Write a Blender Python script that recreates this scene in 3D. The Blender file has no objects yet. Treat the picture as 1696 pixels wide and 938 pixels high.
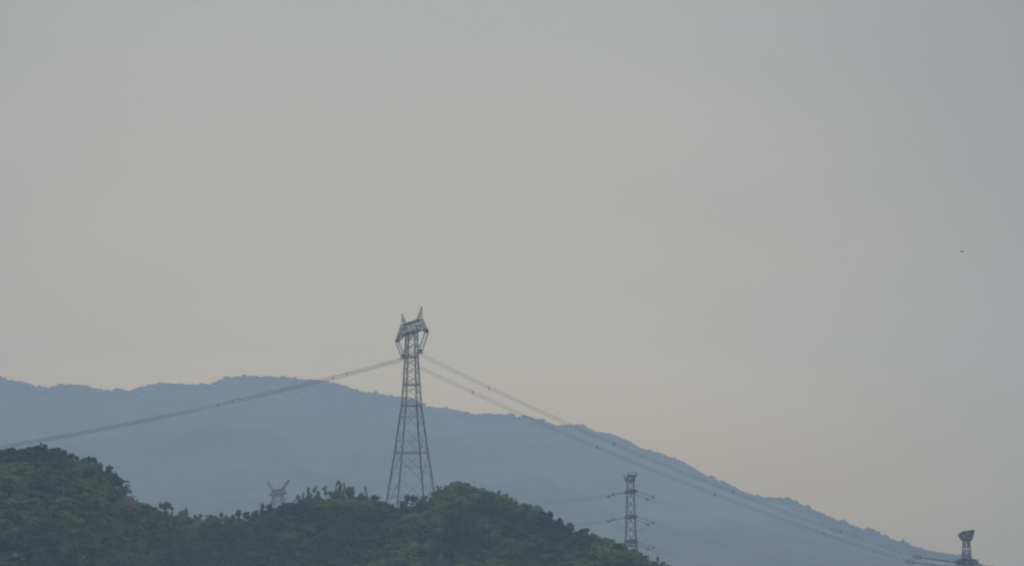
import bpy, math, random
import numpy as np
from mathutils import Vector, Matrix, noise

# ------------------------------------------------------------------ camera, sky, sun, exposure
S = bpy.context.scene
F = 4500.0                      # focal length in photo pixels (1696 wide)
TILT = math.atan(557.0 / F)     # camera looks up by about 7 degrees
CAMZ = 1.6
cam_d = bpy.data.cameras.new("camera")
cam_d.sensor_width = 36.0
cam_d.lens = 36.0 * F / 1696.0
cam_d.clip_start = 0.5
cam_d.clip_end = 60000
cam = bpy.data.objects.new("camera", cam_d)
S.collection.objects.link(cam)
cam.location = (0, 0, CAMZ)
cam.rotation_euler = (math.radians(90) + TILT, 0, 0)
S.camera = cam

SUN_EL, SUN_AZ = math.radians(48), math.radians(-25)     # azimuth from +Y towards +X
world = bpy.data.worlds.new("World")
S.world = world
world.use_nodes = True
wn, wl = world.node_tree.nodes, world.node_tree.links
wn.clear()
w_out = wn.new("ShaderNodeOutputWorld")
bg_sky = wn.new("ShaderNodeBackground")
sky = wn.new("ShaderNodeTexSky")
sky.sky_type = 'NISHITA'
sky.sun_disc = False
sky.sun_elevation = SUN_EL
sky.sun_rotation = SUN_AZ
sky.air_density = 1.5
sky.dust_density = 4.0
wl.new(sky.outputs[0], bg_sky.inputs[0])
bg_sky.inputs[1].default_value = 0.05
# veil of high cloud: colour by elevation, slightly brighter around the hidden sun's azimuth
tc = wn.new("ShaderNodeTexCoord")
sep = wn.new("ShaderNodeSeparateXYZ")
wl.new(tc.outputs["Generated"], sep.inputs[0])
ramp = wn.new("ShaderNodeValToRGB")
mr = wn.new("ShaderNodeMapRange")
mr.inputs["From Min"].default_value = 0.0
mr.inputs["From Max"].default_value = 0.6
wl.new(sep.outputs["Z"], mr.inputs["Value"])
wl.new(mr.outputs[0], ramp.inputs[0])
SKY_STOPS = [   # sin(elevation), linear colour
    (0.00, (0.80, 0.46, 0.07)),
    (0.05, (0.88, 0.54, 0.12)),
    (0.09, (0.92, 0.63, 0.235)),
    (0.12, (0.75, 0.56, 0.30)),
    (0.16, (0.625, 0.508, 0.345)),
    (0.23, (0.525, 0.48, 0.405)),
    (0.40, (0.97, 1.05, 1.19)),
    (0.60, (1.75, 1.98, 2.38)),
]
el = ramp.color_ramp.elements
while len(el) < len(SKY_STOPS):
    el.new(0.5)
for e, (p, c) in zip(el, SKY_STOPS):
    e.position = p / 0.6
    e.color = (*c, 1)
gdir = wn.new("ShaderNodeVectorMath"); gdir.operation = 'DOT_PRODUCT'
ga, ge = math.radians(-2.5), math.radians(8)
gdir.inputs[1].default_value = (math.sin(ga) * math.cos(ge), math.cos(ga) * math.cos(ge), math.sin(ge))
wl.new(tc.outputs["Generated"], gdir.inputs[0])
gm = wn.new("ShaderNodeMapRange")
gm.inputs["From Min"].default_value = 0.955
gm.inputs["From Max"].default_value = 1.0
gm.inputs["To Min"].default_value = 0.50
gm.inputs["To Max"].default_value = 1.02
wl.new(gdir.outputs["Value"], gm.inputs["Value"])
# very soft broad cloud mottling
cn = wn.new("ShaderNodeTexNoise")
cn.inputs["Scale"].default_value = 9.0
cn.inputs["Detail"].default_value = 3.0
cn.inputs["Roughness"].default_value = 0.45
cs = wn.new("ShaderNodeMapping"); cs.inputs["Scale"].default_value = (1.0, 1.0, 2.6)   # streaks lie flat
wl.new(tc.outputs["Generated"], cs.inputs["Vector"]); wl.new(cs.outputs[0], cn.inputs["Vector"])
cm = wn.new("ShaderNodeMapRange")
cm.inputs["From Min"].default_value = 0.3
cm.inputs["From Max"].default_value = 0.7
cm.inputs["To Min"].default_value = 0.965
cm.inputs["To Max"].default_value = 1.035
wl.new(cn.outputs["Fac"], cm.inputs["Value"])
mul = wn.new("ShaderNodeMath"); mul.operation = 'MULTIPLY'
wl.new(gm.outputs[0], mul.inputs[0]); wl.new(cm.outputs[0], mul.inputs[1])
bg_cl = wn.new("ShaderNodeBackground")
wl.new(ramp.outputs[0], bg_cl.inputs[0])
wl.new(mul.outputs[0], bg_cl.inputs[1])
mixw = wn.new("ShaderNodeMixShader")
mixw.inputs[0].default_value = 0.93      # nearly complete cloud veil over the clear sky
wl.new(bg_sky.outputs[0], mixw.inputs[1]); wl.new(bg_cl.outputs[0], mixw.inputs[2])
wl.new(mixw.outputs[0], w_out.inputs["Surface"])

sun_d = bpy.data.lights.new("sun", 'SUN')
sun_d.energy = 0.8
sun_d.angle = math.radians(14)
sun_d.color = (1.0, 0.95, 0.86)
sun = bpy.data.objects.new("sun", sun_d)
S.collection.objects.link(sun)
sv = Vector((math.sin(SUN_AZ) * math.cos(SUN_EL), math.cos(SUN_AZ) * math.cos(SUN_EL), math.sin(SUN_EL)))
sun.rotation_euler = sv.to_track_quat('Z', 'Y').to_euler()

S.view_settings.view_transform = 'Standard'
S.view_settings.look = 'None'
S.view_settings.gamma = 1.0
S.view_settings.exposure = 0.02
S.view_settings.use_curve_mapping = False
S.render.engine = 'CYCLES'
S.cycles.use_denoising = True
S.cycles.max_bounces = 4
S.cycles.diffuse_bounces = 2
S.cycles.volume_bounces = 2
S.cycles.filter_width = 2.3      # the lens of the small camera is soft

HAZE_DENSITY = 2.1e-4
HAZE_COLOR = (0.69, 0.83, 0.965)

# ------------------------------------------------------------------ helpers
C = S.collection
rnd = random.Random(7)
nr = np.random.RandomState(7)


def P(u, v, y):
    """world point at depth y seen at photo pixel (u, v)"""
    xc, yc = (u - 848.0) / F, (469.0 - v) / F
    d = Vector((xc, math.cos(TILT) - yc * math.sin(TILT), math.sin(TILT) + yc * math.cos(TILT)))
    return Vector((0, 0, CAMZ)) + d * (y / d.y)


def nodemat(name, rough=0.9, metallic=0.0):
    m = bpy.data.materials.new(name)
    m.use_nodes = True
    n, l = m.node_tree.nodes, m.node_tree.links
    b = n["Principled BSDF"]
    b.inputs["Roughness"].default_value = rough
    b.inputs["Metallic"].default_value = metallic
    b.inputs["Specular IOR Level"].default_value = 0.25
    return m, n, l, b


def noise_mat(name, stops, scale, rough=0.9, metallic=0.0, detail=5.0, coord="Object"):
    m, n, l, b = nodemat(name, rough, metallic)
    t = n.new("ShaderNodeTexCoord")
    nz = n.new("ShaderNodeTexNoise")
    nz.inputs["Scale"].default_value = scale
    nz.inputs["Detail"].default_value = detail
    l.new(t.outputs[coord], nz.inputs["Vector"])
    r = n.new("ShaderNodeValToRGB")
    e = r.color_ramp.elements
    while len(e) < len(stops):
        e.new(0.5)
    for k, (p, c) in zip(e, stops):
        k.position = p
        k.color = (*c, 1)
    l.new(nz.outputs["Fac"], r.inputs[0])
    l.new(r.outputs[0], b.inputs["Base Color"])
    return m


STEEL = noise_mat("galvanised_steel", [(0.35, (0.17, 0.18, 0.20)), (0.65, (0.27, 0.28, 0.31))], 0.6, 0.6, 0.2)
STEEL2 = noise_mat("weathered_steel", [(0.35, (0.085, 0.095, 0.115)), (0.65, (0.14, 0.15, 0.175))], 0.6, 0.7, 0.2)
PORC = noise_mat("insulator_glaze", [(0.3, (0.50, 0.51, 0.51)), (0.7, (0.62, 0.63, 0.63))], 2.0, 0.35)
WIRE = noise_mat("aluminium_wire", [(0.3, (0.10, 0.10, 0.105)), (0.7, (0.15, 0.15, 0.155))], 1.0, 0.6, 0.3)
CONC = noise_mat("concrete", [(0.3, (0.30, 0.29, 0.28)), (0.7, (0.42, 0.41, 0.39))], 1.5)
BARK = noise_mat("bark", [(0.3, (0.06, 0.05, 0.04)), (0.7, (0.14, 0.12, 0.10))], 3.0)
DARK = noise_mat("plumage", [(0.3, (0.02, 0.02, 0.022)), (0.7, (0.04, 0.04, 0.04))], 20.0)

# foliage: one material, tinted per tree (object random) and by patches of kinds of trees over the hill
def leaf_mat(name, attr):
    m, n, l, b = nodemat(name, 0.85)
    geo = n.new("ShaderNodeNewGeometry")
    nz = n.new("ShaderNodeTexNoise")
    nz.inputs["Scale"].default_value = 0.035
    nz.inputs["Detail"].default_value = 3.0
    l.new(geo.outputs["Position"], nz.inputs["Vector"])
    if attr:
        a = n.new("ShaderNodeAttribute"); a.attribute_name = "tint"; src = a.outputs["Fac"]
    else:
        a = n.new("ShaderNodeObjectInfo"); src = a.outputs["Random"]
    m1 = n.new("ShaderNodeMath"); m1.operation = 'MULTIPLY_ADD'
    l.new(src, m1.inputs[0]); m1.inputs[1].default_value = 0.34
    m2 = n.new("ShaderNodeMath"); m2.operation = 'MULTIPLY_ADD'
    l.new(nz.outputs["Fac"], m2.inputs[0]); m2.inputs[1].default_value = 3.6; m2.inputs[2].default_value = -1.45
    l.new(m2.outputs[0], m1.inputs[2])
    r = n.new("ShaderNodeValToRGB")
    e = r.color_ramp.elements
    st = [(0.0, (0.016, 0.036, 0.052)), (0.3, (0.032, 0.066, 0.060)), (0.55, (0.056, 0.110, 0.056)), (0.8, (0.088, 0.158, 0.056)), (1.0, (0.118, 0.190, 0.060))]
    while len(e) < len(st):
        e.new(0.5)
    for k, (p, c) in zip(e, st):
        k.position = p; k.color = (*c, 1)
    l.new(m1.outputs[0], r.inputs[0])
    l.new(r.outputs[0], b.inputs["Base Color"])
    return m


LEAF_O = leaf_mat("leaves", False)
LEAF_A = leaf_mat("woodland_leaves", True)
LEAF_M = noise_mat("far_forest", [(0.35, (0.016, 0.028, 0.024)), (0.65, (0.028, 0.042, 0.030))], 0.01, detail=4)


def link(name, me, parent=None, mat=None):
    o = bpy.data.objects.new(name, me)
    if mat and not me.materials:
        me.materials.append(mat)
    C.objects.link(o)
    if parent:
        o.parent = parent
    return o


def thing(name, label, cat, loc=(0, 0, 0), rz=0.0, group=None):
    o = bpy.data.objects.new(name, None)
    o.empty_display_size = 1
    C.objects.link(o)
    o.location = loc
    o.rotation_euler = (0, 0, rz)
    tag(o, label, cat, group)
    return o


def tag(o, label, cat, group=None, kind=None):
    if label: o["label"] = label
    if cat: o["category"] = cat
    if group: o["group"] = group
    if kind: o["kind"] = kind
    return o


def quad_mesh(name, verts, nfaces, k=4, tint=None, smooth=False, faces=None):
    """big mesh from numpy; verts (n,3), faces (m,k) or consecutive"""
    me = bpy.data.meshes.new(name)
    verts = np.asarray(verts, np.float32)
    if faces is None:
        faces = np.arange(nfaces * k, dtype=np.int32).reshape(-1, k)
    faces = np.asarray(faces, np.int32)
    me.vertices.add(len(verts)); me.vertices.foreach_set("co", verts.ravel())
    me.loops.add(faces.size); me.loops.foreach_set("vertex_index", faces.ravel())
    me.polygons.add(len(faces))
    me.polygons.foreach_set("loop_start", np.arange(0, faces.size, faces.shape[1], dtype=np.int32))
    me.polygons.foreach_set("loop_total", np.full(len(faces), faces.shape[1], np.int32))
    if smooth:
        me.polygons.foreach_set("use_smooth", np.ones(len(faces), bool))
    me.update(calc_edges=True)
    if tint is not None:
        a = me.attributes.new("tint", 'FLOAT', 'POINT')
        a.data.foreach_set("value", np.asarray(tint, np.float32))
    return me


class MB:
    """collects bars, tubes and boxes into one mesh"""
    def __init__(s):
        s.v, s.f = [], []

    def bar(s, a, b, t=0.14, t2=None):
        a, b = Vector(a), Vector(b)
        d = (b - a)
        if d.length < 1e-6: return s
        d.normalize()
        up = Vector((0, 0, 1)) if abs(d.z) < 0.9 else Vector((1, 0, 0))
        x = d.cross(up).normalized(); y = d.cross(x).normalized()
        n = len(s.v); t2 = t if t2 is None else t2
        for p, w in ((a, t / 2), (b, t2 / 2)):
            for i, j in ((-1, -1), (1, -1), (1, 1), (-1, 1)):
                s.v.append(tuple(p + x * (w * i) + y * (w * j)))
        s.f += [(n, n+1, n+2, n+3), (n+7, n+6, n+5, n+4)]
        for i in range(4):
            j = (i + 1) % 4
            s.f.append((n+i, n+4+i, n+4+j, n+j))
        return s

    def tube(s, pts, r, sides=6, closed=False):
        pts = [Vector(p) for p in pts]
        m = len(pts); n0 = len(s.v)
        for i, p in enumerate(pts):
            a = pts[i - 1] if (i or closed) else p
            b = pts[(i + 1) % m] if (i < m - 1 or closed) else p
            d = (b - a).normalized()
            up = Vector((0, 0, 1)) if abs(d.z) < 0.95 else Vector((1, 0, 0))
            x = d.cross(up).normalized(); y = d.cross(x).normalized()
            rr = r[i] if hasattr(r, '__len__') else r
            for k in range(sides):
                t = 2 * math.pi * k / sides
                s.v.append(tuple(p + x * (rr * math.cos(t)) + y * (rr * math.sin(t))))
        for i in range(m if closed else m - 1):
            for k in range(sides):
                j = (k + 1) % sides; i2 = (i + 1) % m
                s.f.append((n0 + i*sides + k, n0 + i*sides + j, n0 + i2*sides + j, n0 + i2*sides + k))
        if not closed:
            s.f.append(tuple(n0 + k for k in range(sides))[::-1])
            s.f.append(tuple(n0 + (m-1)*sides + k for k in range(sides)))
        return s

    def box(s, c, d):
        c = Vector(c)
        return s.bar3(c, d)

    def bar3(s, c, d):
        n = len(s.v)
        for z in (-1, 1):
            for i, j in ((-1, -1), (1, -1), (1, 1), (-1, 1)):
                s.v.append((c[0] + i*d[0]/2, c[1] + j*d[1]/2, c[2] + z*d[2]/2))
        s.f += [(n+3, n+2, n+1, n), (n+4, n+5, n+6, n+7)]
        for i in range(4):
            j = (i + 1) % 4
            s.f.append((n+i, n+j, n+4+j, n+4+i))
        return s

    def build(s, name, mat, parent=None):
        me = bpy.data.meshes.new(name)
        me.from_pydata(s.v, [], s.f)
        me.materials.append(mat)
        return link(name, me, parent)


# ------------------------------------------------------------------ the setting
def ss(a, b, x):
    t = np.clip((x - a) / (b - a), 0, 1)
    return t * t * (3 - 2 * t)


def fbm(x, y, z=0.0, o=4):
    return noise.fractal(Vector((x, y, z)), 0.9, 2.1, o)


# ground plane of the valley
GR = 6900.0
N = 60
gx = np.linspace(-GR, GR, N); gy = np.linspace(-1900, 6400, N)
XX, YY = np.meshgrid(gx, gy)
gv = np.stack([XX.ravel(), YY.ravel(), np.full(XX.size, -2.0)], 1)
idx = np.arange(N * N).reshape(N, N)
gf = np.stack([idx[:-1, :-1].ravel(), idx[:-1, 1:].ravel(), idx[1:, 1:].ravel(), idx[1:, :-1].ravel()], 1)
gm_ = quad_mesh("ground", gv, 0, faces=gf)
GROUND = noise_mat("valley_ground", [(0.3, (0.05, 0.065, 0.03)), (0.55, (0.08, 0.09, 0.045)), (0.75, (0.14, 0.12, 0.08))], 0.02, coord="Object")
tag(link("ground", gm_, None, GROUND), None, None, kind="structure")

# near hills: skyline of the crowns in the photo (u, v) and the distance of the crest
SKY_NEAR = [(-400, 800), (-250, 780), (-120, 758), (0, 747), (12, 743), (28, 745), (45, 741), (60, 739), (80, 740), (95, 744), (110, 748), (125, 757), (140, 760),
            (158, 763), (165, 772), (178, 777), (190, 785), (200, 806), (207, 812), (215, 816), (225, 826), (236, 834), (250, 838), (262, 840),
            (288, 850), (300, 853), (330, 856), (365, 856), (400, 855), (420, 851), (437, 844), (455, 838), (475, 834), (490, 830),
            (505, 824), (530, 822), (560, 820), (600, 821), (630, 826), (650, 838), (670, 836), (700, 834), (718, 828), (727, 816),
            (740, 808), (760, 803), (780, 805), (800, 812), (830, 820), (850, 830), (870, 840), (890, 845), (905, 852), (925, 862),
            (950, 877), (975, 881), (1000, 892), (1025, 899), (1050, 911), (1065, 920), (1080, 931), (1100, 938), (1125, 950), (1200, 985), (1300, 1015), (1500, 1026)]
_su = np.array([a for a, _ in SKY_NEAR], float); _sv = np.array([b for _, b in SKY_NEAR], float)
UU = np.arange(-400, 1501, 2.0)
VR = np.interp(UU, _su, _sv)
YR = 895 + 110 * ss(110, 430, UU) - 25 * ss(700, 800, UU) - 60 * ss(850, 1110, UU)
OFF = 15.0 - 12.0 * (ss(196, 208, UU) - ss(228, 245, UU))           # canopy height above soil in pixels
OFF = OFF - 4.0 * (ss(640, 660, UU) - ss(705, 722, UU))
XR = (UU - 848) / F * YR
ZR = CAMZ + (1026 - (VR + OFF)) / F * YR


def hill_z(x, y):
    yr = np.interp(x, XR, YR); zr = np.interp(x, XR, ZR)
    d = yr - y
    if d >= 0:
        z = zr - 0.42 * d * d / (d + 5.0)
    else:
        z = zr - 0.36 * d * d / (-d + 9.0)
    a = min(1.0, abs(d) / 22.0)
    z += a * (4.6 * fbm(x * 0.021, y * 0.021, 3.1) + 1.2 * fbm(x * 0.08, y * 0.08, 9.0))
    return max(z, -4.0)


hx = np.arange(-300, 180.1, 3.0); hy = np.arange(760, 1160.1, 3.0)
hz = np.array([[hill_z(x, y) for x in hx] for y in hy])
XX, YY = np.meshgrid(hx, hy)
hv = np.stack([XX.ravel(), YY.ravel(), hz.ravel()], 1)
idx = np.arange(XX.size).reshape(XX.shape)
hf = np.stack([idx[:-1, :-1].ravel(), idx[:-1, 1:].ravel(), idx[1:, 1:].ravel(), idx[1:, :-1].ravel()], 1)
hm = quad_mesh("hill", hv, 0, faces=hf, smooth=True)
SOIL, n, l, b = nodemat("hill_soil")
geo = n.new("ShaderNodeNewGeometry")
nz = n.new("ShaderNodeTexNoise"); nz.inputs["Scale"].default_value = 0.3; nz.inputs["Detail"].default_value = 6
l.new(geo.outputs["Position"], nz.inputs["Vector"])
r1 = n.new("ShaderNodeValToRGB")
r1.color_ramp.elements[0].position = 0.35; r1.color_ramp.elements[0].color = (0.025, 0.035, 0.02, 1)
r1.color_ramp.elements[1].position = 0.7; r1.color_ramp.elements[1].color = (0.06, 0.07, 0.035, 1)
l.new(nz.outputs["Fac"], r1.inputs[0])
# the bare reddish cut on the shoulder of the left hill
bc = P(214, 832, float(np.interp(214, UU, YR)) - 4)
vd = n.new("ShaderNodeVectorMath"); vd.operation = 'DISTANCE'
l.new(geo.outputs["Position"], vd.inputs[0]); vd.inputs[1].default_value = bc
ad = n.new("ShaderNodeMath"); ad.operation = 'MULTIPLY_ADD'; ad.inputs[1].default_value = 6.0
l.new(nz.outputs["Fac"], ad.inputs[0]); l.new(vd.outputs["Value"], ad.inputs[2])
mrr = n.new("ShaderNodeMapRange"); mrr.inputs["From Min"].default_value = 8.0; mrr.inputs["From Max"].default_value = 13.0
mrr.inputs["To Min"].default_value = 1.0; mrr.inputs["To Max"].default_value = 0.0
l.new(ad.outputs[0], mrr.inputs["Value"])
mx = n.new("ShaderNodeMix"); mx.data_type = 'RGBA'
l.new(mrr.outputs[0], mx.inputs["Factor"]); l.new(r1.outputs[0], mx.inputs[6]); mx.inputs[7].default_value = (0.062, 0.042, 0.046, 1)
l.new(mx.outputs[2], b.inputs["Base Color"])
tag(link("hill", hm, None, SOIL), None, None, kind="structure")

# far mountain ridge
RIDGE = [(-900, 640), (-600, 600), (-300, 592), (-120, 602), (-50, 613), (0, 625), (20, 632), (35, 638), (50, 641), (70, 643), (90, 641), (110, 639), (135, 638), (150, 642), (165, 645),
         (185, 649), (200, 647), (215, 647), (230, 641), (250, 637), (262, 634), (280, 636), (320, 638), (345, 637), (360, 631), (375, 627),
         (400, 623), (430, 624), (470, 625), (490, 629), (520, 629), (545, 633), (570, 640), (590, 646), (615, 651), (640, 654), (660, 657),
         (685, 661), (700, 671), (720, 676), (745, 679), (770, 683), (788, 687), (805, 685), (820, 688), (850, 690), (880, 695), (892, 695),
         (905, 700), (925, 706), (945, 704), (965, 711), (985, 716), (1010, 720), (1035, 728), (1060, 743), (1085, 750), (1110, 758), (1135, 768),
         (1155, 783), (1180, 794), (1210, 806), (1240, 821), (1262, 827), (1285, 826), (1300, 828), (1320, 836), (1345, 848), (1370, 859),
         (1400, 869), (1425, 879), (1450, 885), (1470, 895), (1500, 903), (1530, 913), (1560, 919), (1590, 924), (1620, 936), (1660, 950),
         (1720, 968), (1850, 985), (2100, 1000), (2600, 1015)]
_ru = np.array([a for a, _ in RIDGE], float); _rv = np.array([b for _, b in RIDGE], float)


def ridge_y(u):
    return 5600 - 250 * ss(-200, 300, -np.asarray(u, float) + 100) - 1500 * ss(850, 1650, np.asarray(u, float))


mu = np.arange(-900, 2600.1, 7.0)
mt = np.concatenate([np.linspace(0, 0.9, 60), np.linspace(0.91, 1.0, 14), np.linspace(1.01, 1.12, 10)])
mz = np.zeros((len(mt), len(mu), 3))
for j, u in enumerate(mu):
    yr = float(ridge_y(u)); vr = float(np.interp(u, _ru, _rv)) + 3.0
    zr = CAMZ + (1026 - vr) / F * yr
    xr = (u - 848) / F * yr
    for i, t in enumerate(mt):
        y = yr * (0.46 + 0.54 * t)
        x = (u - 848) / F * y * (0.4 + 0.6 * t) + xr * 0.6 * (1 - t)
        if t <= 1:
            z = -3 + (zr + 3) * (0.9 * t + 0.1 * t ** 3)
            a = min(1.0, (1 - t) * 7) * min(1.0, t * 5)
            sp = 1 - abs(fbm(x * 0.0016, y * 0.0007, 1.7, 5))          # spurs and gullies
            z += a * zr * (0.20 * (sp - 0.75) + 0.05 * fbm(x * 0.006, y * 0.006, 5.0, 4))
            z = max(z, -3)
        else:
            z = zr * (1 - 5.0 * (t - 1) ** 1.1)
        mz[i, j] = (x, y, z)
idx = np.arange(len(mt) * len(mu)).reshape(len(mt), len(mu))
mf = np.stack([idx[:-1, :-1].ravel(), idx[:-1, 1:].ravel(), idx[1:, 1:].ravel(), idx[1:, :-1].ravel()], 1)
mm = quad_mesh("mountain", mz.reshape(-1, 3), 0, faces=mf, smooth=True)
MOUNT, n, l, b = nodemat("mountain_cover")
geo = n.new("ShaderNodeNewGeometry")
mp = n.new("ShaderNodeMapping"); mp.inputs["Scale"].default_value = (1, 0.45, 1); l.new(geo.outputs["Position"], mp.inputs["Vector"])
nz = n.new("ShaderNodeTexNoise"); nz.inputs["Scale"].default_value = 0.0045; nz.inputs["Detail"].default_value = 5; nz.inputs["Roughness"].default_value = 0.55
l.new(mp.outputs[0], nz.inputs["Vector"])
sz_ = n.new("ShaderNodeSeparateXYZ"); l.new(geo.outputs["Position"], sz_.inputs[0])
hh = n.new("ShaderNodeMapRange"); hh.inputs["From Min"].default_value = 0; hh.inputs["From Max"].default_value = 330  # lower slopes coloured paler to imitate mist lying in the valley
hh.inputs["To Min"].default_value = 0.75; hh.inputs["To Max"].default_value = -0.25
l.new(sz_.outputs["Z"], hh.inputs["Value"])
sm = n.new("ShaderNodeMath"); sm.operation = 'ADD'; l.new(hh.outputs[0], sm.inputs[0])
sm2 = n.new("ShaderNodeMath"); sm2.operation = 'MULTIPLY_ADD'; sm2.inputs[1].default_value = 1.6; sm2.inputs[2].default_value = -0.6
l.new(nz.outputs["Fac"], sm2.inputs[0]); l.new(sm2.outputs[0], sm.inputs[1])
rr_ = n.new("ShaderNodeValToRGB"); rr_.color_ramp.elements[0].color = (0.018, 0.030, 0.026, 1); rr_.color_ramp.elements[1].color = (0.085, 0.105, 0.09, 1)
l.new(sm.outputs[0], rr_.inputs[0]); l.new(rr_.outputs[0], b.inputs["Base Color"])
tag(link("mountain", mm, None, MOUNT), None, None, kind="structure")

# forest canopy on the mountain: lumpy crowns, dense along the crest, looser down the face
_t = bpy.data.meshes.new("tmp")
import bmesh
bm = bmesh.new(); bmesh.ops.create_icosphere(bm, subdivisions=1, radius=1.0); bm.to_mesh(_t); bm.free()
iv = np.array([v.co[:] for v in _t.vertices]); itf = np.array([p.vertices[:] for p in _t.polygons]); bpy.data.meshes.remove(_t)


def mount_point(u, t):
    j = (u - mu[0]) / 7.0; i = np.interp(t, mt, np.arange(len(mt)))
    j0 = int(min(max(j, 0), len(mu) - 2)); i0 = int(min(max(i, 0), len(mt) - 2)); a, b_ = j - j0, i - i0
    return (mz[i0, j0] * (1-a) * (1-b_) + mz[i0, j0+1] * a * (1-b_) + mz[i0+1, j0] * (1-a) * b_ + mz[i0+1, j0+1] * a * b_)


vs, fs, ts, k = [], [], [], 0
pts = []
u = -150.0
while u < 1850:                                     # the crest
    tall = 0.45 + 1.3 * max(0, fbm(u * 0.045, 0.5, 2.0) + .15) + (0.5 if u > 1250 else 0) * rnd.random()
    for q in range(2):
        pts.append((u + rnd.uniform(-3, 3), 1.0 - abs(rnd.gauss(0, 0.008)), rnd.uniform(3.0, 5.5) * tall))
    if rnd.random() < 0.08:
        pts.append((u, 1.0, rnd.uniform(5.5, 8.0) * tall))
    u += rnd.uniform(2.0, 4.5)
for q in range(9000):                              # the face
    t = 1 - abs(rnd.gauss(0, 0.045))
    pts.append((rnd.uniform(-150, 1850), t, rnd.uniform(2.2, 4.2) * (0.45 + 0.55 * t)))
for (u, t, r) in pts:
    p = mount_point(u, t)
    sc = r * np.array([rnd.uniform(0.8, 1.35), rnd.uniform(0.8, 1.35), rnd.uniform(0.7, 1.05) * (1.0 if t > .99 else .4)])
    w = iv * sc * (1 + 0.28 * nr.randn(len(iv), 1))
    vs.append(w + p + [0, 0, r * 0.1]); fs.append(itf + k); k += len(iv)
    ts.append(np.full(len(iv), rnd.random()))
mfm = quad_mesh("mountain_forest", np.concatenate(vs), 0, faces=np.concatenate(fs), tint=np.concatenate(ts))
mo = link("mountain_forest", mfm, None, LEAF_M)
tag(mo, "distant blue-hazed forest covering the long mountain ridge", "forest", kind="stuff")


def mound(name, cx, cy, top, rad):
    n_, rings = 40, 10
    v, f = [], []
    for i in range(rings + 1):
        q = i / rings
        for k_ in range(n_):
            a = 2 * math.pi * k_ / n_
            rr = rad * q * (1 + 0.25 * fbm(math.cos(a) * 1.3 + cx, math.sin(a) * 1.3, 0.3))
            z = -3 + (top + 3) * (math.cos(math.pi * min(1, q)) * 0.5 + 0.5) + (1 - q) * q * 6 * fbm(rr * .02 + cx, a, 1)
            v.append((cx + rr * math.cos(a), cy + rr * math.sin(a), z))
    for i in range(rings):
        for k_ in range(n_):
            j = (k_ + 1) % n_
            f.append((i*n_ + k_, i*n_ + j, (i+1)*n_ + j, (i+1)*n_ + k_))
    o = link(name, quad_mesh(name, v, 0, faces=f, smooth=True), None, SOIL)
    return tag(o, None, None, kind="structure")


# ------------------------------------------------------------------ lattice towers
def side_fn(pts):
    zs = [p[0] for p in pts]; ws = [p[1] for p in pts]
    return lambda z: float(np.interp(z, zs, ws))


CORN = [(-1, -1), (1, -1), (1, 1), (-1, 1)]


def lattice_body(t, side, levels, rings, leg_t, br_t, mat, feet, foot=True, heavy=None, leg_mat=None):
    """four legs (a part each), bracing, horizontal rings"""
    top = levels[-1]
    for k, (i, j) in enumerate(CORN):
        m = MB()
        zb = feet[k]
        zs = [z for z in levels if z > zb]
        p = lambda z: (i * side(z) / 2, j * side(z) / 2, z)
        pr = p(zb)
        for z in zs:
            lt = leg_t if z < top * 0.6 else leg_t * 0.85
            m.bar(pr, p(z), lt); pr = p(z)
        lg = m.build("leg", leg_mat or mat, t)
        if foot:
            q = p(zb)
            MB().bar3((q[0], q[1], zb - 0.4), (1.3, 1.3, 1.4)).build("footing", CONC, lg)
    m = MB()
    for a, b_ in zip(levels[:-1], levels[1:]):
        tt = br_t if (heavy is None or a < heavy) else br_t * 1.25
        for k in range(4):
            c1, c2 = CORN[k], CORN[(k + 1) % 4]
            p1 = lambda z: (c1[0] * side(z) / 2, c1[1] * side(z) / 2, z)
            p2 = lambda z: (c2[0] * side(z) / 2, c2[1] * side(z) / 2, z)
            za1, za2 = max(a, feet[k]), max(a, feet[(k + 1) % 4])
            m.bar(p1(za1), p2(b_), tt); m.bar(p2(za2), p1(b_), tt)
            if b_ - a > 6:            # secondary members of the big panels
                mid = (a + b_) / 2
                cx = [(p1(mid)[q] + p2(mid)[q]) / 2 for q in range(3)]
                m.bar(p1(mid), cx, tt * 0.6); m.bar(p2(mid), cx, tt * 0.6)
                for fz in (0.25, 0.75):
                    zq = a + (b_ - a) * fz
                    for pa, pb in ((p1, p2), (p2, p1)):
                        xx = [pa(zq)[q] * 0.76 + pb(zq)[q] * 0.24 for q in range(3)]
                        m.bar(pa(zq), xx, tt * 0.5)
    m.build("bracing", mat, t)
    for z in rings:
        m = MB()
        w = side(z) / 2 + 0.12
        c = [(i * w, j * w, z) for i, j in CORN]
        for k in range(4):
            m.bar(c[k], c[(k + 1) % 4], br_t * 1.7)
            m.bar((c[k][0], c[k][1], z + 0.55), (c[(k+1) % 4][0], c[(k+1) % 4][1], z + 0.55), br_t)
        m.bar(c[0], c[2], br_t); m.bar(c[1], c[3], br_t)
        m.build("platform_ring", mat, t)


def truss(m, A, B, n, t, tb):
    """box truss between two end frames, each 4 points (bottom1, bottom2, top2, top1)"""
    fr = []
    for i in range(n + 1):
        q = i / n
        fr.append([Vector(A[k]).lerp(Vector(B[k]), q) for k in range(4)])
    for k in range(4):
        m.bar(A[k], B[k], t)
    for i, f in enumerate(fr):
        for k in range(4):
            m.bar(f[k], f[(k + 1) % 4], tb)
        if i < n:
            g = fr[i + 1]
            for k in range(4):
                k2 = (k + 1) % 4
                if i % 2: m.bar(f[k], g[k2], tb)
                else: m.bar(f[k2], g[k], tb)


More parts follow.
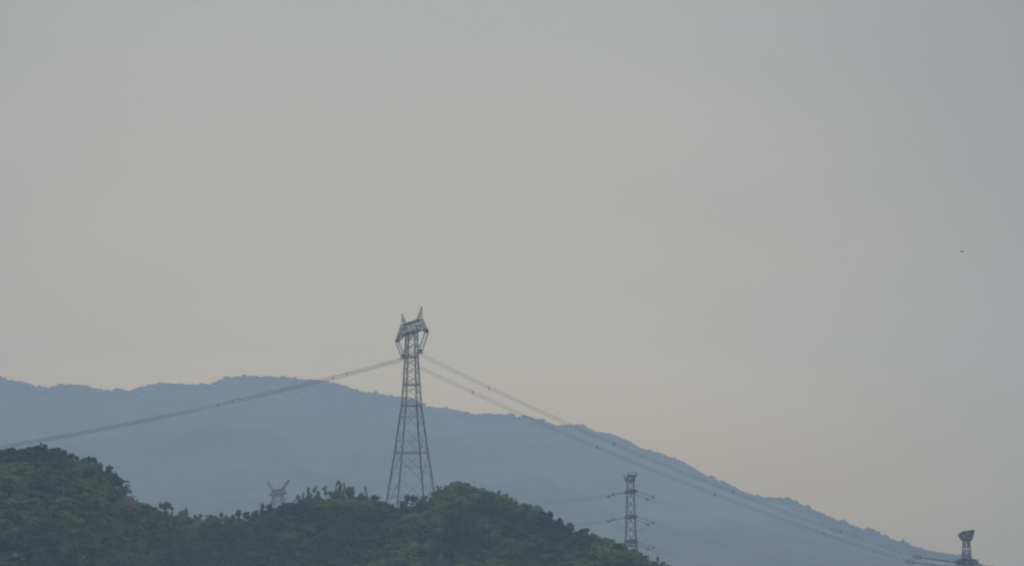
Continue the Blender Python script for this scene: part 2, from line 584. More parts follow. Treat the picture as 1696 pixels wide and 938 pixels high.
def insulator(a, b, parent, r=0.16, gap=0.55, name="insulator_string", n=None, mat=None):
    """double string of shed insulators with end fittings"""
    a, b = Vector(a), Vector(b)
    d = (b - a).normalized()
    side = d.cross(Vector((0, 0, 1)))
    side = side.normalized() if side.length > 0.05 else Vector((1, 0, 0))
    m = MB()
    L = (b - a).length
    n = n or int(L / 0.32)
    for s_ in ((-1, 1) if gap else (0,)):
        o = side * (gap * s_)
        p, rr = [], []
        for i in range(n + 1):
            q0 = 0.05 + 0.9 * i / n
            p += [a + o + d * (L * q0), a + o + d * (L * (q0 + 0.45 * 0.9 / n))]
            rr += [r, r * 0.45]
        p = [a + o] + p + [b + o]; rr = [r * .4] + rr + [r * .4]
        m.tube(p, rr, 7)
    st = m.build(name, mat or PORC, parent)
    for e_, sg in ((a, -1), (b, 1)):
        f = MB()
        if gap:
            f.bar(e_ - side * (gap + .2), e_ + side * (gap + .2), r * 1.2)
        f.bar(e_, e_ + d * (.5 * sg), r)
        f.build("end_fitting", STEEL2, st)
    return st


def sag_curve(A, B, sag, n=60, ext=0.0):
    A, B = Vector(A), Vector(B)
    out = []
    for i in range(n + 1):
        t = (i / n) * (1 + ext)
        p = A.lerp(B, t) if t <= 1 else A + (B - A) * t
        p.z -= 4 * sag * t * (1 - t)
        out.append(p)
    return out


def power_line(A, B, sag, label, group=None, r_b=0.6, nsub=6, r=0.021, ext=0.0, spacers=(), sp=0.17, mat=None):
    pts = sag_curve(A, B, sag, 70, ext)
    A, B = Vector(A), Vector(B)
    d = (B - A).normalized(); sd = d.cross(Vector((0, 0, 1))).normalized()
    m = MB()
    for k in range(nsub):
        a = 2 * math.pi * (k + 0.5) / nsub
        off = sd * (r_b * math.cos(a)) + Vector((0, 0, 1)) * (r_b * math.sin(a))
        m.tube([p + off - A for p in pts], r, 5)
    o = m.build("power_line", mat or WIRE)
    o.location = A
    tag(o, label, "power line", group)
    for t in spacers:
        p = A.lerp(B, t); p.z -= 4 * sag * t * (1 - t)
        q = MB()
        ring = [p - A + sd * ((r_b) * math.cos(2*math.pi*k/6 + .52)) + Vector((0, 0, 1)) * (r_b * math.sin(2*math.pi*k/6 + .52)) for k in range(6)]
        q.tube(ring, sp * 0.5, 5, closed=True)
        q.bar(ring[0], ring[3], sp * .6); q.bar(ring[1], ring[4], sp * .6)
        q.build("spacer", STEEL2, o)
    return o


# ---- main pylon
TH1 = math.radians(19)
b1 = P(680.5, 845, 1020)
T1 = thing("transmission_tower", "tall grey lattice pylon on the wooded crest, two horns above its slanted crossarm", "pylon", b1, TH1, "lattice pylons")
R1 = Matrix.Rotation(TH1, 4, 'Z')


def t1w(p):
    return b1 + R1 @ Vector(p)


side1 = side_fn([(-12, 18.3), (0, 15.4), (21.3, 10.1), (39, 6.0), (57.4, 3.95), (65.8, 3.6)])
feet = []
for i, j in CORN:
    w = t1w((i * 7.2, j * 7.2, 0))
    feet.append(max(-6.0, min(2.0, hill_z(w.x, w.y) - b1.z + 0.3)))
lattice_body(T1, side1, [0, 11, 21.3, 30.5, 39, 43, 46.9, 50.4, 54, 57.4, 60.2, 63, 66.8], [21.3, 39, 46.9, 57.4], 0.46, 0.125, STEEL, feet, heavy=38, leg_mat=STEEL2)
# bottom horizontal members
m = MB()
for k in range(4):
    c1, c2 = CORN[k], CORN[(k + 1) % 4]
    z = 4.6; w = side1(z) / 2
    m.bar((c1[0]*w, c1[1]*w, z), (c2[0]*w, c2[1]*w, z), 0.14)
m.build("ground_frame", STEEL, T1)
# bridge / crossarm
m = MB()
zb, zt = 65.8, 70.6
for s_ in (-1, 1):
    c = [(-1.8, 0, zb + 1.0), (1.8, 0, zb + 1.0), (1.3, 0, zt), (-1.3, 0, zt)]
    e = [(-0.9, s_*11.8, zb + 1.0), (0.9, s_*11.8, zb + 1.0), (0.7, s_*11.8, zt), (-0.7, s_*11.8, zt)]
    tp = [(-0.3, s_*19, zb - .6), (0.3, s_*19, zb - .6), (0.25, s_*19, zb + .3), (-0.25, s_*19, zb + .3)]
    truss(m, c, e, 5, 0.34, 0.14); truss(m, e, tp, 3, 0.32, 0.13)
m.build("crossarm", STEEL, T1)
for s_ in (-1, 1):
    MB().bar3((0, s_*19, zb - .25), (1.3, .7, 1.3)).build("hanger_plate", STEEL2, T1)
for s_ in (-1, 1):
    m = MB()
    ap = Vector((0, s_ * 12.6, 74.9))
    base = [(-0.7, s_*11.8, zt), (0.7, s_*11.8, zt), (0.5, s_*7.2, zt), (-0.5, s_*7.2, zt)]
    for q in base: m.bar(q, ap, 0.18, 0.15)
    for h in (0.3, 0.6):
        rg = [Vector(q).lerp(ap, h) for q in base]
        for k in range(4): m.bar(rg[k], rg[(k+1) % 4], 0.1)
        pr = [Vector(q).lerp(ap, h - 0.3) for q in base]
        for k in range(4): m.bar(pr[k], rg[(k+1) % 4], 0.09)
    m.bar3(ap, (.5, .8, .5))
    m.build("horn", STEEL, T1)
CY, CZ = 11.0, 58.0
for s_ in (-1, 1):
    insulator((0, s_*18.9, zb - .8), (0, s_*(CY + .5), CZ + .9), T1, r=0.3, gap=0.62)
    insulator((0, s_*2.6, zb - .1), (0, s_*(CY - .5), CZ + .9), T1, r=0.2, gap=0.45)
    m = MB()
    m.bar3((0, s_*CY, CZ + .75), (1.6, 1.6, .3)); m.bar3((0, s_*CY, CZ + .1), (2.4, .35, .35))
    m.tube([(0.95 * math.cos(a) , s_*CY + 0.95 * math.sin(a), CZ + 1.2) for a in np.linspace(0, 2*math.pi, 13)[:-1]], 0.09, 5, closed=True)
    m.bar((0, s_*CY, CZ + .8), (0, s_*CY, CZ - .5), .3)
    m.build("yoke_plate", STEEL2, T1)

# ---- right bottom pylon (end of the main line)
TH3 = math.radians(15)
b3 = P(1603, 1013, 1087)
T3 = thing("transmission_tower", "dark pylon at the lower right corner, only its flared cap and neck in view", "pylon", b3, TH3, "lattice pylons")
k3 = 1087 / F
z3 = lambda v: (1013 - v) * k3
side3 = side_fn([(0, 9.5), (z3(940), 2.9), (z3(898), 2.0)])
lattice_body(T3, side3, [0, 4.5, 8.5, 12, 15, z3(940), z3(925), z3(911), z3(898)], [z3(927)], 0.4, 0.16, STEEL2, [-4] * 4, foot=True)
m = MB()
zc0, zc1 = z3(898), z3(882.5)
for s_ in (-1, 1):
    A = [(-1.1, 0, zc0), (1.1, 0, zc0), (1.2, 0, zc1), (-1.2, 0, zc1)]
    B = [(-1.0, s_*3.0, zc0 + .6), (1.0, s_*3.0, zc0 + .6), (1.0, s_*3.6, zc1 + .1 - (.75 if s_ > 0 else 0)), (-1.0, s_*3.6, zc1 + .1 - (.75 if s_ > 0 else 0))]
    dz = -1.3 if s_ > 0 else .1
    D = [(-.3, s_*6.6, zc1 - .2 + dz), (.3, s_*6.6, zc1 - .2 + dz), (.3, s_*7.3, zc1 + .3 + dz), (-.3, s_*7.3, zc1 + .3 + dz)]
    truss(m, A, B, 2, 0.4, 0.2); truss(m, B, D, 2, 0.34, 0.18)
m.build("earth_wire_arm", STEEL2, T3)
m = MB()
za = z3(938)
for s_ in (-1, 1):
    A = [(-1.7, 0, za), (1.7, 0, za), (1.6, 0, za + 2.6), (-1.6, 0, za + 2.6)]
    B = [(-.6, s_*9.5, za + .3), (.6, s_*9.5, za + .3), (.5, s_*9.5, za + 1.9), (-.5, s_*9.5, za + 1.9)]
    truss(m, A, B, 4, 0.36, 0.2)
m.build("crossarm", STEEL2, T3)

# conductors of the main line, right-hand span
nA, fA = t1w((0, -CY, CZ - .5)), t1w((0, CY, CZ - .5))
nB, fB = P(1520, 923.5, 1076), P(1508, 931.5, 1099)


def param_at(A, B, u):
    lo, hi = 0.0, 1.0
    for _ in range(40):
        t = (lo + hi) / 2
        p = A.lerp(B, t)
        uu = 848 + p.x / p.y * F
        if (uu < u) == (B.x > A.x): lo = t
        else: hi = t
    return t


power_line(nA, nB, 4.3, "power line sloping down right from the tall pylon, upper of the two bands of wire", "power lines of the main pylon",
           spacers=[param_at(nA, nB, q) for q in (810, 1017, 1213, 1391)])
power_line(fA, fB, 4.3, "power line sloping down right from the tall pylon, lower of the two bands of wire", "power lines of the main pylon",
           spacers=[param_at(fA, fB, q) for q in (783, 989, 1183, 1363)])
# left-hand span, running past the frame
Ld = -(R1 @ Vector((1, 0, 0)))
for s_, us, lab in ((-1, (573, 385), "nearer of the two overlapping power lines falling left from the tall pylon over the mountain"),
                    (1, (551, 360), "farther of the two overlapping power lines falling left from the tall pylon over the mountain")):
    A = t1w((0, s_ * CY, CZ - .5))
    B = A + Ld * 236
    vB = 797 if s_ == 1 else 800
    B.z = CAMZ + (1026 - vB) / F * B.y
    power_line(A, B, 4.9, lab, "power lines of the main pylon", spacers=[param_at(A, B, q) for q in us], nsub=6, r=0.026)

# strain strings at the right bottom pylon
R3 = Matrix.Rotation(TH3, 4, 'Z')
for s_, E in ((-1, nB), (1, fB)):
    a_w = b3 + R3 @ Vector((-1.2, s_ * (9.2 if s_ < 0 else 8.4), za + (.2 if s_ < 0 else -.6)))
    inv = R3.inverted()
    a_l = inv @ (a_w - b3); e_l = inv @ (E - b3)
    mid = a_l.lerp(e_l, .12)
    st = insulator(mid, a_l.lerp(e_l, .93), T3, r=0.28, gap=0.35, mat=STEEL2, n=40)
    MB().bar(a_l, mid, .3).build("link_rod", STEEL2, T3)
    m = MB()
    dd = (e_l - a_l).normalized(); sd = dd.cross(Vector((0, 0, 1))).normalized(); up = sd.cross(dd)
    m.tube([e_l + dd * (1.7 * math.cos(a)) + up * (0.85 * math.sin(a)) for a in np.linspace(0, 2*math.pi, 15)[:-1]], 0.16, 6, closed=True)
    m.build("grading_ring", STEEL2, T3)
    m = MB()
    m.tube([e_l - dd * .2 + dd * (1.1 * math.cos(a)) + sd * (0.8 * math.sin(a)) for a in np.linspace(0, 2*math.pi, 15)[:-1]], 0.16, 6, closed=True)
    m.build("grading_ring", STEEL2, T3)
    # the string on the other side, dropping out of the frame
    b_l = Vector((-a_l.x, a_l.y, a_l.z))
    insulator(b_l, b_l + Vector((14, 0, -7)), T3, r=0.28, gap=0.35, mat=STEEL2, n=24)

# ---- double circuit strain pylon behind the hill
TH2 = math.radians(3.2)
D2 = 1350.0; k2 = D2 / F
b2 = P(1045, 940, D2)
mound("hill", b2.x, b2.y + 10, b2.z - 1.0, 70)
T2 = thing("transmission_tower", "slim grey pylon with three tiers of short insulator strings, rising behind the right slope", "pylon", b2, TH2, "lattice pylons")
z2 = lambda v: (940 - v) * k2
side2 = side_fn([(-6, 9.3), (0, 8.0), (z2(898), 5.2), (z2(857), 4.1), (z2(800), 3.1)])
lattice_body(T2, side2, [0, z2(922), z2(910), z2(898), z2(885), z2(871), z2(857), z2(843), z2(829), z2(815), z2(806), z2(798)], [z2(906)], 0.42, 0.16, STEEL2, [-4] * 4, foot=True)
for v in (816, 857.5, 898.5):
    z = z2(v); hw = side2(z) / 2
    for s_ in (-1, 1):
        m = MB()
        A = [(-hw, s_*hw, z - .9), (hw, s_*hw, z - .9), (hw, s_*hw, z + 1.1), (-hw, s_*hw, z + 1.1)]
        B = [(-2.1, s_*12.5, z - .4), (2.1, s_*12.5, z - .4), (1.9, s_*12.5, z + .4), (-1.9, s_*12.5, z + .4)]
        truss(m, A, B, 5, 0.34, 0.2)
        m.build("crossarm", STEEL2, T2)
        for x_, dz in ((-1, 1.6), (1, 3.1)):
            a = Vector((x_ * 2.1, s_ * 12.3, z - .3))
            e = Vector((x_ * 9.9, s_ * 12.3, z - .3 - dz * .9))
            insulator(a, e, T2, r=0.14, gap=0.3, mat=STEEL2, n=22)
            q = MB()
            q.tube([e + Vector((0.75 * math.cos(t), 0, 0.5 * math.sin(t))) for t in np.linspace(0, 2*math.pi, 11)[:-1]], 0.13, 5, closed=True)
            q.bar3(e, (.8, .8, .5))
            q.build("grading_ring", STEEL2, T2)
        eL = Vector((-10.2, s_ * 12.3, z - .3 - 1.5)); eR = Vector((10.2, s_ * 12.3, z - .3 - 2.9))
        m = MB()
        for o in (-.22, .22):
            m.tube([p + Vector((0, o, 0)) for p in sag_curve(eL, eR, 4.4, 16)], 0.035, 5)
        m.build("jumper_wire", WIRE, T2)
m = MB()
for s_ in (-1, 1):
    z = z2(800)
    A = [(-1.5, 0, z), (1.5, 0, z), (1.7, 0, z + 2.4), (-1.7, 0, z + 2.4)]
    B = [(-1.8, s_*9, z + .9), (1.4, s_*9, z + .9), (1.6, s_*9.5, z + 3.0), (-2.2, s_*9.5, z + 3.0)]
    truss(m, A, B, 4, 0.3, 0.2)
    for x_ in (-2.0, 1.8):
        m.bar((x_*.6, s_*9.3, z + 1.2), (x_ * 1.3, s_*10.4, z + 3.9), .3)
    m.bar((-2.6, s_*10.4, z + 3.9), (2.4, s_*10.4, z + 4.1), .22)
m.build("earth_wire_arm", STEEL2, T2)
# its lines
R2 = Matrix.Rotation(TH2, 4, 'Z')
TIER = {816: "top", 857.5: "middle", 898.5: "lowest"}
for v in (816, 857.5, 898.5):
    z = z2(v)
    for s_ in (-1, 1):
        which = "nearer" if s_ < 0 else "farther"
        A = b2 + R2 @ Vector((10.4, s_ * 12.3, z - 3.3))
        B = b2 + R2 @ Vector((270, s_ * 12.3, z - 52))
        power_line(A, B, 9.0, f"{which} faint wire falling right from the {TIER[v]} tier of the slim grey pylon", "wires of the slim pylon",
                   r_b=.35, nsub=4, r=0.013, spacers=())
        if v != 898.5:
            A = b2 + R2 @ Vector((-10.4, s_ * 12.3, z - 1.9))
            B = b2 + R2 @ Vector((-300, s_ * 12.3, z - 12))
            power_line(A, B, 8.0, f"{which} faint wire running left from the {TIER[v]} tier of the slim grey pylon", "wires of the slim pylon",
                       r_b=.45, nsub=4, r=0.02)

# ---- small pale pylon far behind the left crest
TH4 = math.radians(21)
D4 = 1450.0; k4 = D4 / F
b4 = P(460, 882, D4)
mound("hill", b4.x, b4.y + 10, b4.z - 1.0, 80)
T4 = thing("transmission_tower", "small pale hazy pylon with splayed horns peeping over the crest left of the tall pylon", "pylon", b4, TH4, "lattice pylons")
z4 = lambda v: (882 - v) * k4
side4 = side_fn([(0, 9.5), (z4(836), 6.0), (z4(819), 4.6)])
lattice_body(T4, side4, [0, 6, z4(846), z4(836), z4(828), z4(819)], [], 0.5, 0.17, STEEL2, [-3] * 4, foot=True)
m = MB()
for s_ in (-1, 1):
    A = [(-1.3, 0, z4(820)), (1.3, 0, z4(820)), (1.0, 0, z4(812)), (-1.0, 0, z4(812))]
    B = [(-.8, s_*14, z4(820)), (.8, s_*14, z4(820)), (.6, s_*10, z4(812)), (-.6, s_*10, z4(812))]
    truss(m, A, B, 4, 0.5, 0.16)
m.build("crossarm", STEEL2, T4)
for s_ in (-1, 1):
    m = MB()
    b_ = [(-.5, s_*10, z4(812)), (.5, s_*10, z4(812)), (.5, s_*6.5, z4(812)), (-.5, s_*6.5, z4(812))]
    tp = [(-.3 - s_*1.6, s_*14.6, z4(798.5)), (.3 - s_*1.6, s_*14.6, z4(798.5)), (.3 - s_*1.6, s_*13.8, z4(798.5)), (-.3 - s_*1.6, s_*13.8, z4(798.5))]
    truss(m, b_, tp, 3, 0.26, 0.12)
    m.bar3(((-s_*1.6), s_*14.2, z4(798.5)), (1.1, .9, 1.1))
    m.build("horn", STEEL, T4)

# ------------------------------------------------------------------ trees
def lobes_for(kind, r):
    L = []
    if kind == "round":
        L.append((0, 0, .62, .34, .30))
        for k in range(7):
            a = r.uniform(0, 6.28); q = r.uniform(.15, .3)
            L.append((q*math.cos(a), q*math.sin(a), r.uniform(.4, .85), r.uniform(.14, .22), r.uniform(.11, .18)))
    elif kind == "broad":
        for k in range(10):
            a = r.uniform(0, 6.28); q = r.uniform(.05, .36)
            L.append((q*math.cos(a), q*math.sin(a), r.uniform(.55, .87) - .3*q, r.uniform(.14, .2), r.uniform(.08, .14)))
    elif kind == "umbrella":
        for k in range(12):
            a = r.uniform(0, 6.28); q = r.uniform(.0, .38)
            L.append((q*math.cos(a), q*math.sin(a), r.uniform(.6, .9) - .25*q, r.uniform(.12, .2), r.uniform(.07, .13)))
        L.append((.1, 0, .45, .16, .14))
    elif kind == "slender":
        for k in range(10):
            a = r.uniform(0, 6.28); q = r.uniform(.05, .3)
            L.append((q*math.cos(a), q*math.sin(a), .15 + .75 * k / 9, r.uniform(.16, .32) * (1 - .45*k/9), r.uniform(.06, .13)))
    elif kind == "tufted":
        for k in range(10):
            a = r.uniform(0, 6.28); q = r.uniform(.08, .38)
            L.append((q*math.cos(a), q*math.sin(a), r.uniform(.25, .9), r.uniform(.10, .19), r.uniform(.06, .13)))
        L.append((r.uniform(-.15, .15), 0, .88, .15, .1))
    elif kind == "bush":
        L.append((0, 0, .5, .4, .45))
        for k in range(6):
            a = r.uniform(0, 6.28); q = r.uniform(.15, .35)
            L.append((q*math.cos(a), q*math.sin(a), r.uniform(.3, .8), r.uniform(.13, .2), r.uniform(.14, .22)))
    elif kind == "wispy":
        for k in range(9):
            a = r.uniform(0, 6.28); q = r.uniform(.05, .4)
            L.append((q*math.cos(a), q*math.sin(a), r.uniform(.45, .92), r.uniform(.05, .1), r.uniform(.05, .08)))
    return L


def crown_verts(lobes, n, leaf, npr):
    """n leaf-clump quads over the lobes; unit tree: 1 wide, 1 tall"""
    L = np.array(lobes)
    w = L[:, 3] ** 2; w /= w.sum()
    pick = npr.choice(len(L), n, p=w)
    d = npr.randn(n, 3); d /= np.linalg.norm(d, axis=1)[:, None]
    rad = npr.uniform(.55, 1.08, n) ** .6
    c = L[pick, :3] + d * (np.stack([L[pick, 3], L[pick, 3], L[pick, 4]], 1)) * rad[:, None]
    nrm = d + 0.75 * npr.randn(n, 3) + [0, 0, .35]
    nrm /= np.linalg.norm(nrm, axis=1)[:, None]
    a = np.cross(nrm, npr.randn(n, 3)); a /= np.linalg.norm(a, axis=1)[:, None]
    b_ = np.cross(nrm, a)
    s = leaf * npr.uniform(.55, 1.3, (n, 1))
    asp = npr.uniform(.5, 1, (n, 1))
    q = np.stack([c - a*s, c - b_*s*asp, c + a*s, c + b_*s*asp], 1)
    return q.reshape(-1, 3)


KINDS_T = ["round", "broad", "umbrella", "slender", "tufted", "bush", "wispy"]
PROTO = {}
for kn in KINDS_T:
    PROTO[kn] = []
    for v_ in range(4):
        r = random.Random(hash(kn) % 1 + KINDS_T.index(kn) * 31 + v_)
        npr = np.random.RandomState(KINDS_T.index(kn) * 17 + v_)
        L = lobes_for(kn, r)
        nn = {"round": 1500, "broad": 1400, "umbrella": 1000, "slender": 900, "tufted": 900, "bush": 1500, "wispy": 260}[kn]
        cv = crown_verts(L, nn, .045 if kn != "slender" else .06, npr)
        cme = quad_mesh("crown", cv, nn); cme.materials.append(LEAF_O)
        m = MB()
        top = max(l_[2] for l_ in L)
        lean = (r.uniform(-.06, .06), r.uniform(-.06, .06))
        m.tube([(lean[0]*q*2, lean[1]*q*2, q * top - .12) for q in (0, .25, .5, .75, 1)], [.035, .03, .024, .016, .006], 6)
        for l_ in L:
            z0 = max(.12, l_[2] - r.uniform(.18, .32))
            m.tube([(lean[0]*z0*2, lean[1]*z0*2, z0 - .1), (l_[0]*.55, l_[1]*.55, (z0 + l_[2]) / 2 - .03), (l_[0], l_[1], l_[2])], [.014, .010, .004], 5)
        tme = bpy.data.meshes.new("trunk"); tme.from_pydata(m.v, [], m.f); tme.materials.append(BARK)
        PROTO[kn].append((cme, tme))

# skyline trees: (pixel u, crown-top v, crown width in pixels, kind, label or None, category)
TR = [
    (4, 745, 18, "round", None), (14, 741, 14, "broad", None), (23, 740, 12, "round", None), (38, 742, 16, "round", None), (50, 739, 16, "broad", None),
    (61, 738, 14, "round", None),
    (68, 733.5, 7, "slender", "thin upright tree spiking highest on the crest of the dark left hill"),
    (74, 735, 9, "bush", "square-topped tree beside the highest spike on the dark left hill"),
    (88, 741, 16, "broad", None), (98, 740.5, 8, "round", "small knob-headed tree just right of the left hill's highest point"),
    (107, 744, 13, "round", None), (117, 750, 12, "round", None), (126, 754, 12, "broad", None),
    (141, 756.5, 14, "broad", None), (148, 754.5, 9, "round", None),
    (158, 756.5, 11, "round", "round-headed dark tree standing out where the left hill begins to drop"),
    (167, 764.5, 6, "wispy", "tiny sprig of a tree jutting from the right shoulder of the dark left hill"),
    (181, 770.5, 13, "tufted", "loose see-through tree on the steep right shoulder of the dark left hill"),
    (190, 781, 11, "round", None), (196, 787, 10, "broad", None),
    (201, 796.5, 11, "umbrella", "flat dark tree overhanging the bare reddish bank of the left hill"),
    (215, 815, 6, "bush", "small bush halfway down the bare reddish bank"),
    (228, 826.5, 4, "slender", "tiny pointed shrub low on the bare reddish bank"),
    (247, 834.5, 12, "umbrella", "low flat-topped tree at the foot of the bare bank"), (256, 838, 12, "broad", None),
    (274, 831, 20, "tufted", "tall open-crowned tree with gaps of sky, standing in the dip right of the left hill"),
    (285, 840, 9, "wispy", "feathery little tree leaning by the open-crowned tree in the dip"),
    (303, 845, 18, "bush", "dense squarish tree rising alone in the dip between the hills"),
    (306, 840.5, 13, "wispy", "wispy bare-twigged tree poking above the dense squarish tree"),
    (322, 851.5, 7, "round", None), (331, 851, 9, "umbrella", None), (347, 850, 11, "broad", None), (358, 854, 8, "round", None),
    (365, 847.5, 8, "tufted", "small spindly tree midway along the dip with a bright gap below it"),
    (377, 852, 8, "round", None), (385, 852, 7, "round", None),
    (397, 844, 13, "umbrella", "flat umbrella-shaped tree over a bright gap at the right end of the dip"),
    (409, 847, 11, "round", None), (422, 843.5, 10, "broad", None),
    (437, 834.5, 10, "tufted", "ragged little tree just left of the small pale pylon"),
    (431, 838, 9, "wispy", None),
    (448, 834, 11, "umbrella", None), (470, 832.5, 16, "broad", None), (481, 835.5, 9, "round", None),
    (486, 828, 12, "wispy", "faint twiggy tree right of the small pale pylon"),
    (495, 819, 7, "tufted", "small round tuft on a stem, first of the thin trees right of the small pylon"),
    (501.5, 815, 5, "slender", "very thin spindle tree, second right of the small pylon"),
    (510, 807, 9, "tufted", "tall bare-stemmed tree with a sparse head, left of the forked tree"),
    (523.5, 804.5, 13, "tufted", "forked dark tree with two pointed tops on the middle crest"),
    (516, 816, 16, "wispy", None),
    (543, 803.5, 14, "wispy", "pale see-through tree between the forked tree and the tallest crest tree"),
    (548, 812, 14, "broad", None), (553, 807, 6, "slender", None),
    (564, 796, 12, "slender", "tallest tree of the middle crest, narrow and leafy to the ground"),
    (569, 798.5, 6, "slender", None),
    (579, 804, 16, "round", "round lollipop-shaped tree right of the tallest crest tree"),
    (587, 812, 9, "tufted", None),
    (597, 815, 10, "bush", None), (605, 805, 8, "wispy", "thin grey leafless tree left of the arched tree"),
    (601, 818, 14, "broad", None),
    (621, 820.5, 21, "umbrella", "low arched tree with sky under its crown, left of the tall pylon's foot"),
    (636, 829, 12, "broad", None), (648, 834, 12, "bush", None),
    (668, 829, 12, "bush", None), (672, 819.5, 12, "umbrella", "tree with flat dark head between the tall pylon's left and right legs"),
    (686, 820, 14, "tufted", None), (694, 825, 14, "bush", None),
    (706, 822, 12, "tufted", None), (717, 818.5, 9, "umbrella", None),
    (727.5, 804, 6, "slender", None), (731, 806, 9, "tufted", "thin jagged tree at the left edge of the right knoll, beside the tall pylon"),
    (744, 805, 15, "round", None), (752, 801, 13, "round", None),
    (761, 796, 13, "umbrella", "flat-headed tree topping the right knoll"), (773, 798, 14, "broad", None),
    (784, 805, 14, "round", None), (796, 809, 16, "round", None), (803, 812, 8, "broad", None),
    (816, 815, 10, "tufted", None),
    (824, 811, 10, "slender", "upright dark tree standing clear on the slope right of the knoll"),
    (836, 817.5, 12, "round", None), (846, 824, 10, "round", None),
    (855, 826.5, 9, "tufted", None),
    (866, 832.5, 13, "umbrella", "dark flat-headed tree above a bright gap on the right slope"),
    (879, 840, 9, "bush", None),
    (889, 836.5, 19, "bush", "large square-shouldered dark tree on the right slope"), (898, 844, 10, "round", None),
    (911, 846, 10, "round", "small round tree sticking up alone right of the square-shouldered tree"),
    (924, 857.5, 12, "tufted", None), (929, 857, 10, "bush", None),
    (943, 864.5, 15, "round", "smooth dome-shaped tree halfway down the right slope"),
    (955, 879, 9, "broad", None),
    (965, 874.5, 16, "round", "dark dome-topped tree below the smooth dome on the right slope"),
    (981, 882, 14, "broad", None), (992, 888, 10, "round", None), (1004, 890, 14, "broad", None),
    (1016, 893, 9, "round", None), (1027, 898, 14, "broad", None), (1035, 900, 10, "round", None), (1049, 908, 12, "bush", None),
    (1062, 917, 9, "umbrella", "little flat-topped tree right of the slim pylon's foot"),
    (1071, 925, 9, "tufted", None), (1083, 928, 9, "round", None),
    (1090, 922.5, 8, "tufted", "lone tree bending left near the bottom end of the right slope"),
    (1097, 929, 9, "bush", None), (1107, 934, 12, "broad", None),
]
REG = [(-50, 205, "dark rounded crown packed among others along the top of the left hill", "packed trees on the left hill's crest"),
       (205, 430, "small green tree in the low row along the dip between the hills", "low trees along the dip"),
       (430, 640, "bushy tree in the uneven row on the crest left of the tall pylon", "bushy trees on the middle crest"),
       (640, 722, "low bushy tree around the foot of the tall pylon", "bushy trees round the tall pylon's foot"),
       (722, 850, "leafy green crown crowded on top of the right knoll", "crowded trees on the right knoll"),
       (850, 1250, "leafy green crown in the row stepping down the right slope", "trees stepping down the right slope")]


def tree(x, y, ztop, w, kind, label, group, i):
    zb_ = hill_z(x, y)
    h = max(ztop - zb_, 1.6)
    cme, tme = PROTO[kind][i % 4]
    t = thing("tree", label, "tree", (x, y, zb_), 0, group)
    t.rotation_euler = (rnd.uniform(-.1, .1), rnd.uniform(-.16, .16), 0)
    rz = rnd.uniform(0, 6.28)
    sc = (w * 1.02, w * 1.02, h * 1.02)
    for nm, me in (("trunk", tme), ("crown", cme)):
        o = link(nm, me, t)
        o.rotation_euler = (0, 0, rz)
        o.scale = sc
    return t


for i, (u, v, w, kn, lab) in enumerate(TR):
    yr = float(np.interp(u, UU, YR)) + rnd.uniform(-3, 2)
    if kn == "wispy": yr += 2
    p = P(u, v, yr)
    ppm = F / yr
    grp = None
    if lab is None:
        for a, b_, lb, g in REG:
            if a <= u < b_: lab, grp = lb, g
    tree(p.x, p.y, p.z, w / ppm * 1.35, kn, lab, grp, i)

# the rest of the wood: one mass
print("woodland")
STP = []
for kn in ("round", "broad", "bush", "tufted"):
    for v_ in range(5):
        r = random.Random(100 + KINDS_T.index(kn) * 31 + v_)
        npr = np.random.RandomState(900 + KINDS_T.index(kn) * 17 + v_)
        STP.append(crown_verts(lobes_for(kn, r), 850 if kn != "tufted" else 480, .052, npr))
vs, ts = [], []
bx_, by_ = bc.x, bc.y
y = 768.0
while y < 1045:
    x = -275.0
    while x < 120:
        px, py = x + rnd.uniform(-1.5, 1.5), y + rnd.uniform(-1.5, 1.5)
        x += 3.9 if not (115 < 848 + px / py * F < 330) else 2.3
        if abs(px) > 0.235 * py + 40: continue
        yr = float(np.interp(px, XR, YR)); d = yr - py
        if d < -16: continue
        u_ = 848 + px / py * F
        if 204 < u_ < 236 and d < 4 + rnd.random() * 5 and rnd.random() < .8: continue
        z = hill_z(px, py)
        if z < 1: continue
        off = float(np.interp(px, XR, OFF)) / F * yr
        edge = min(1.0, abs(d) / 14.0)
        sz = (0.82 * (1 - edge) + edge * rnd.uniform(1.0, 1.9))
        big = rnd.random() < .1
        h = off * sz * (1.25 if big else 1) * rnd.uniform(.85, 1.1)
        w = rnd.uniform(4.2, 7.0) * (1.2 if big else 1)
        if abs(d) < 8: h = off * rnd.uniform(.55, .95); w *= .9
        q = STP[rnd.randrange(len(STP))]
        a = rnd.uniform(0, 6.28); ca, sa = math.cos(a), math.sin(a)
        vx = (q[:, 0]*ca - q[:, 1]*sa) * w; vy = (q[:, 0]*sa + q[:, 1]*ca) * w; vz = (q[:, 2] - .1) * h
        vs.append(np.stack([vx + px, vy + py, vz + z], 1).astype(np.float32))
        ts.append(np.full(len(q), rnd.random() ** 1.3, np.float32))
    y += 3.6
V = np.concatenate(vs)
wm = quad_mesh("woodland", V, len(V) // 4, tint=np.concatenate(ts))
print("woodland trees", len(vs), "faces", len(V) // 4)
tag(link("woodland", wm, None, LEAF_A), "dense green woodland blanketing the slopes of the near hills", "woodland", kind="stuff")

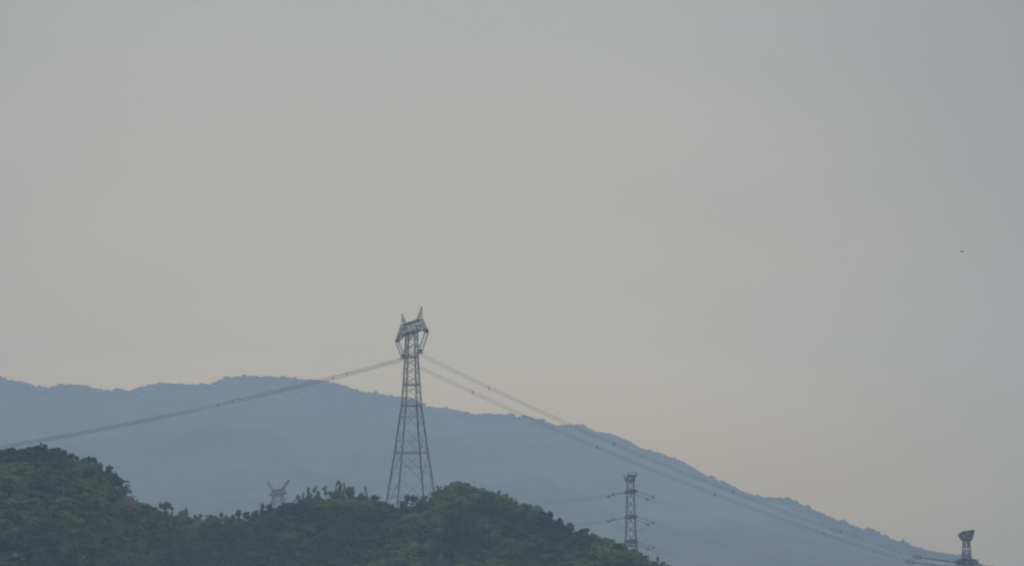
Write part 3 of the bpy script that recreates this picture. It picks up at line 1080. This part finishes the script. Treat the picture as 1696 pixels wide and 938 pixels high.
# ------------------------------------------------------------------ bird
bp = P(1593.3, 417.5, 420)
BS = 1.7
B = thing("bird", "tiny dark bird far off in the empty sky at the right", "bird", bp, 0.5)
B.scale = (BS, BS, BS)
m = MB()
m.tube([(0, -.17, 0), (0, -.12, .01), (0, -.03, .01), (0, .07, 0), (0, .13, .02), (0, .18, .02)], [.01, .035, .05, .035, .025, .008], 8)
m.build("body", DARK, B)
for s_ in (-1, 1):
    m = MB()
    n0 = [(0, -.05, .02), (0, .06, .02), (s_*.14, .05, .10), (s_*.13, -.06, .10), (s_*.26, -.02, .09), (s_*.25, -.07, .09)]
    for dz in (0, -.012):
        m.v += [(a, b_, c + dz) for a, b_, c in n0]
    m.f += [(0, 1, 2, 3), (3, 2, 4, 5), (9, 8, 7, 6), (11, 10, 8, 9), (0, 3, 9, 6), (1, 7, 8, 2), (3, 5, 11, 9), (2, 8, 10, 4), (5, 4, 10, 11)]
    m.build("wing", DARK, B)
m = MB()
m.v += [(-.02, -.15, 0), (.02, -.15, 0), (.05, -.26, 0), (-.05, -.26, 0), (-.02, -.15, -.01), (.02, -.15, -.01), (.05, -.26, -.01), (-.05, -.26, -.01)]
m.f += [(0, 1, 2, 3), (7, 6, 5, 4), (0, 4, 5, 1), (1, 5, 6, 2), (2, 6, 7, 3), (3, 7, 4, 0)]
m.build("tail", DARK, B)

# ------------------------------------------------------------------ haze
x0, x1, y0, y1, z0, z1 = -7000, 7000, -2000, 6450, -5.0, 640.0
hzv = [(x, y, z) for z in (z0, z1) for x, y in ((x0, y0), (x1, y0), (x1, y1), (x0, y1))]
me = bpy.data.meshes.new("haze")
me.from_pydata(hzv, [], [(3, 2, 1, 0), (4, 5, 6, 7), (0, 1, 5, 4), (1, 2, 6, 5), (2, 3, 7, 6), (3, 0, 4, 7)])
hm_ = bpy.data.materials.new("haze"); hm_.use_nodes = True
n, l = hm_.node_tree.nodes, hm_.node_tree.links
n.clear()
o_ = n.new("ShaderNodeOutputMaterial"); pv = n.new("ShaderNodeVolumePrincipled")
pv.inputs["Color"].default_value = (*HAZE_COLOR, 1)
pv.inputs["Density"].default_value = HAZE_DENSITY
pv.inputs["Anisotropy"].default_value = 0.0
l.new(pv.outputs[0], o_.inputs["Volume"])
me.materials.append(hm_)
hzo = link("haze", me)
tag(hzo, "pale blue haze filling the air between the hills and mountain", "haze", kind="stuff")
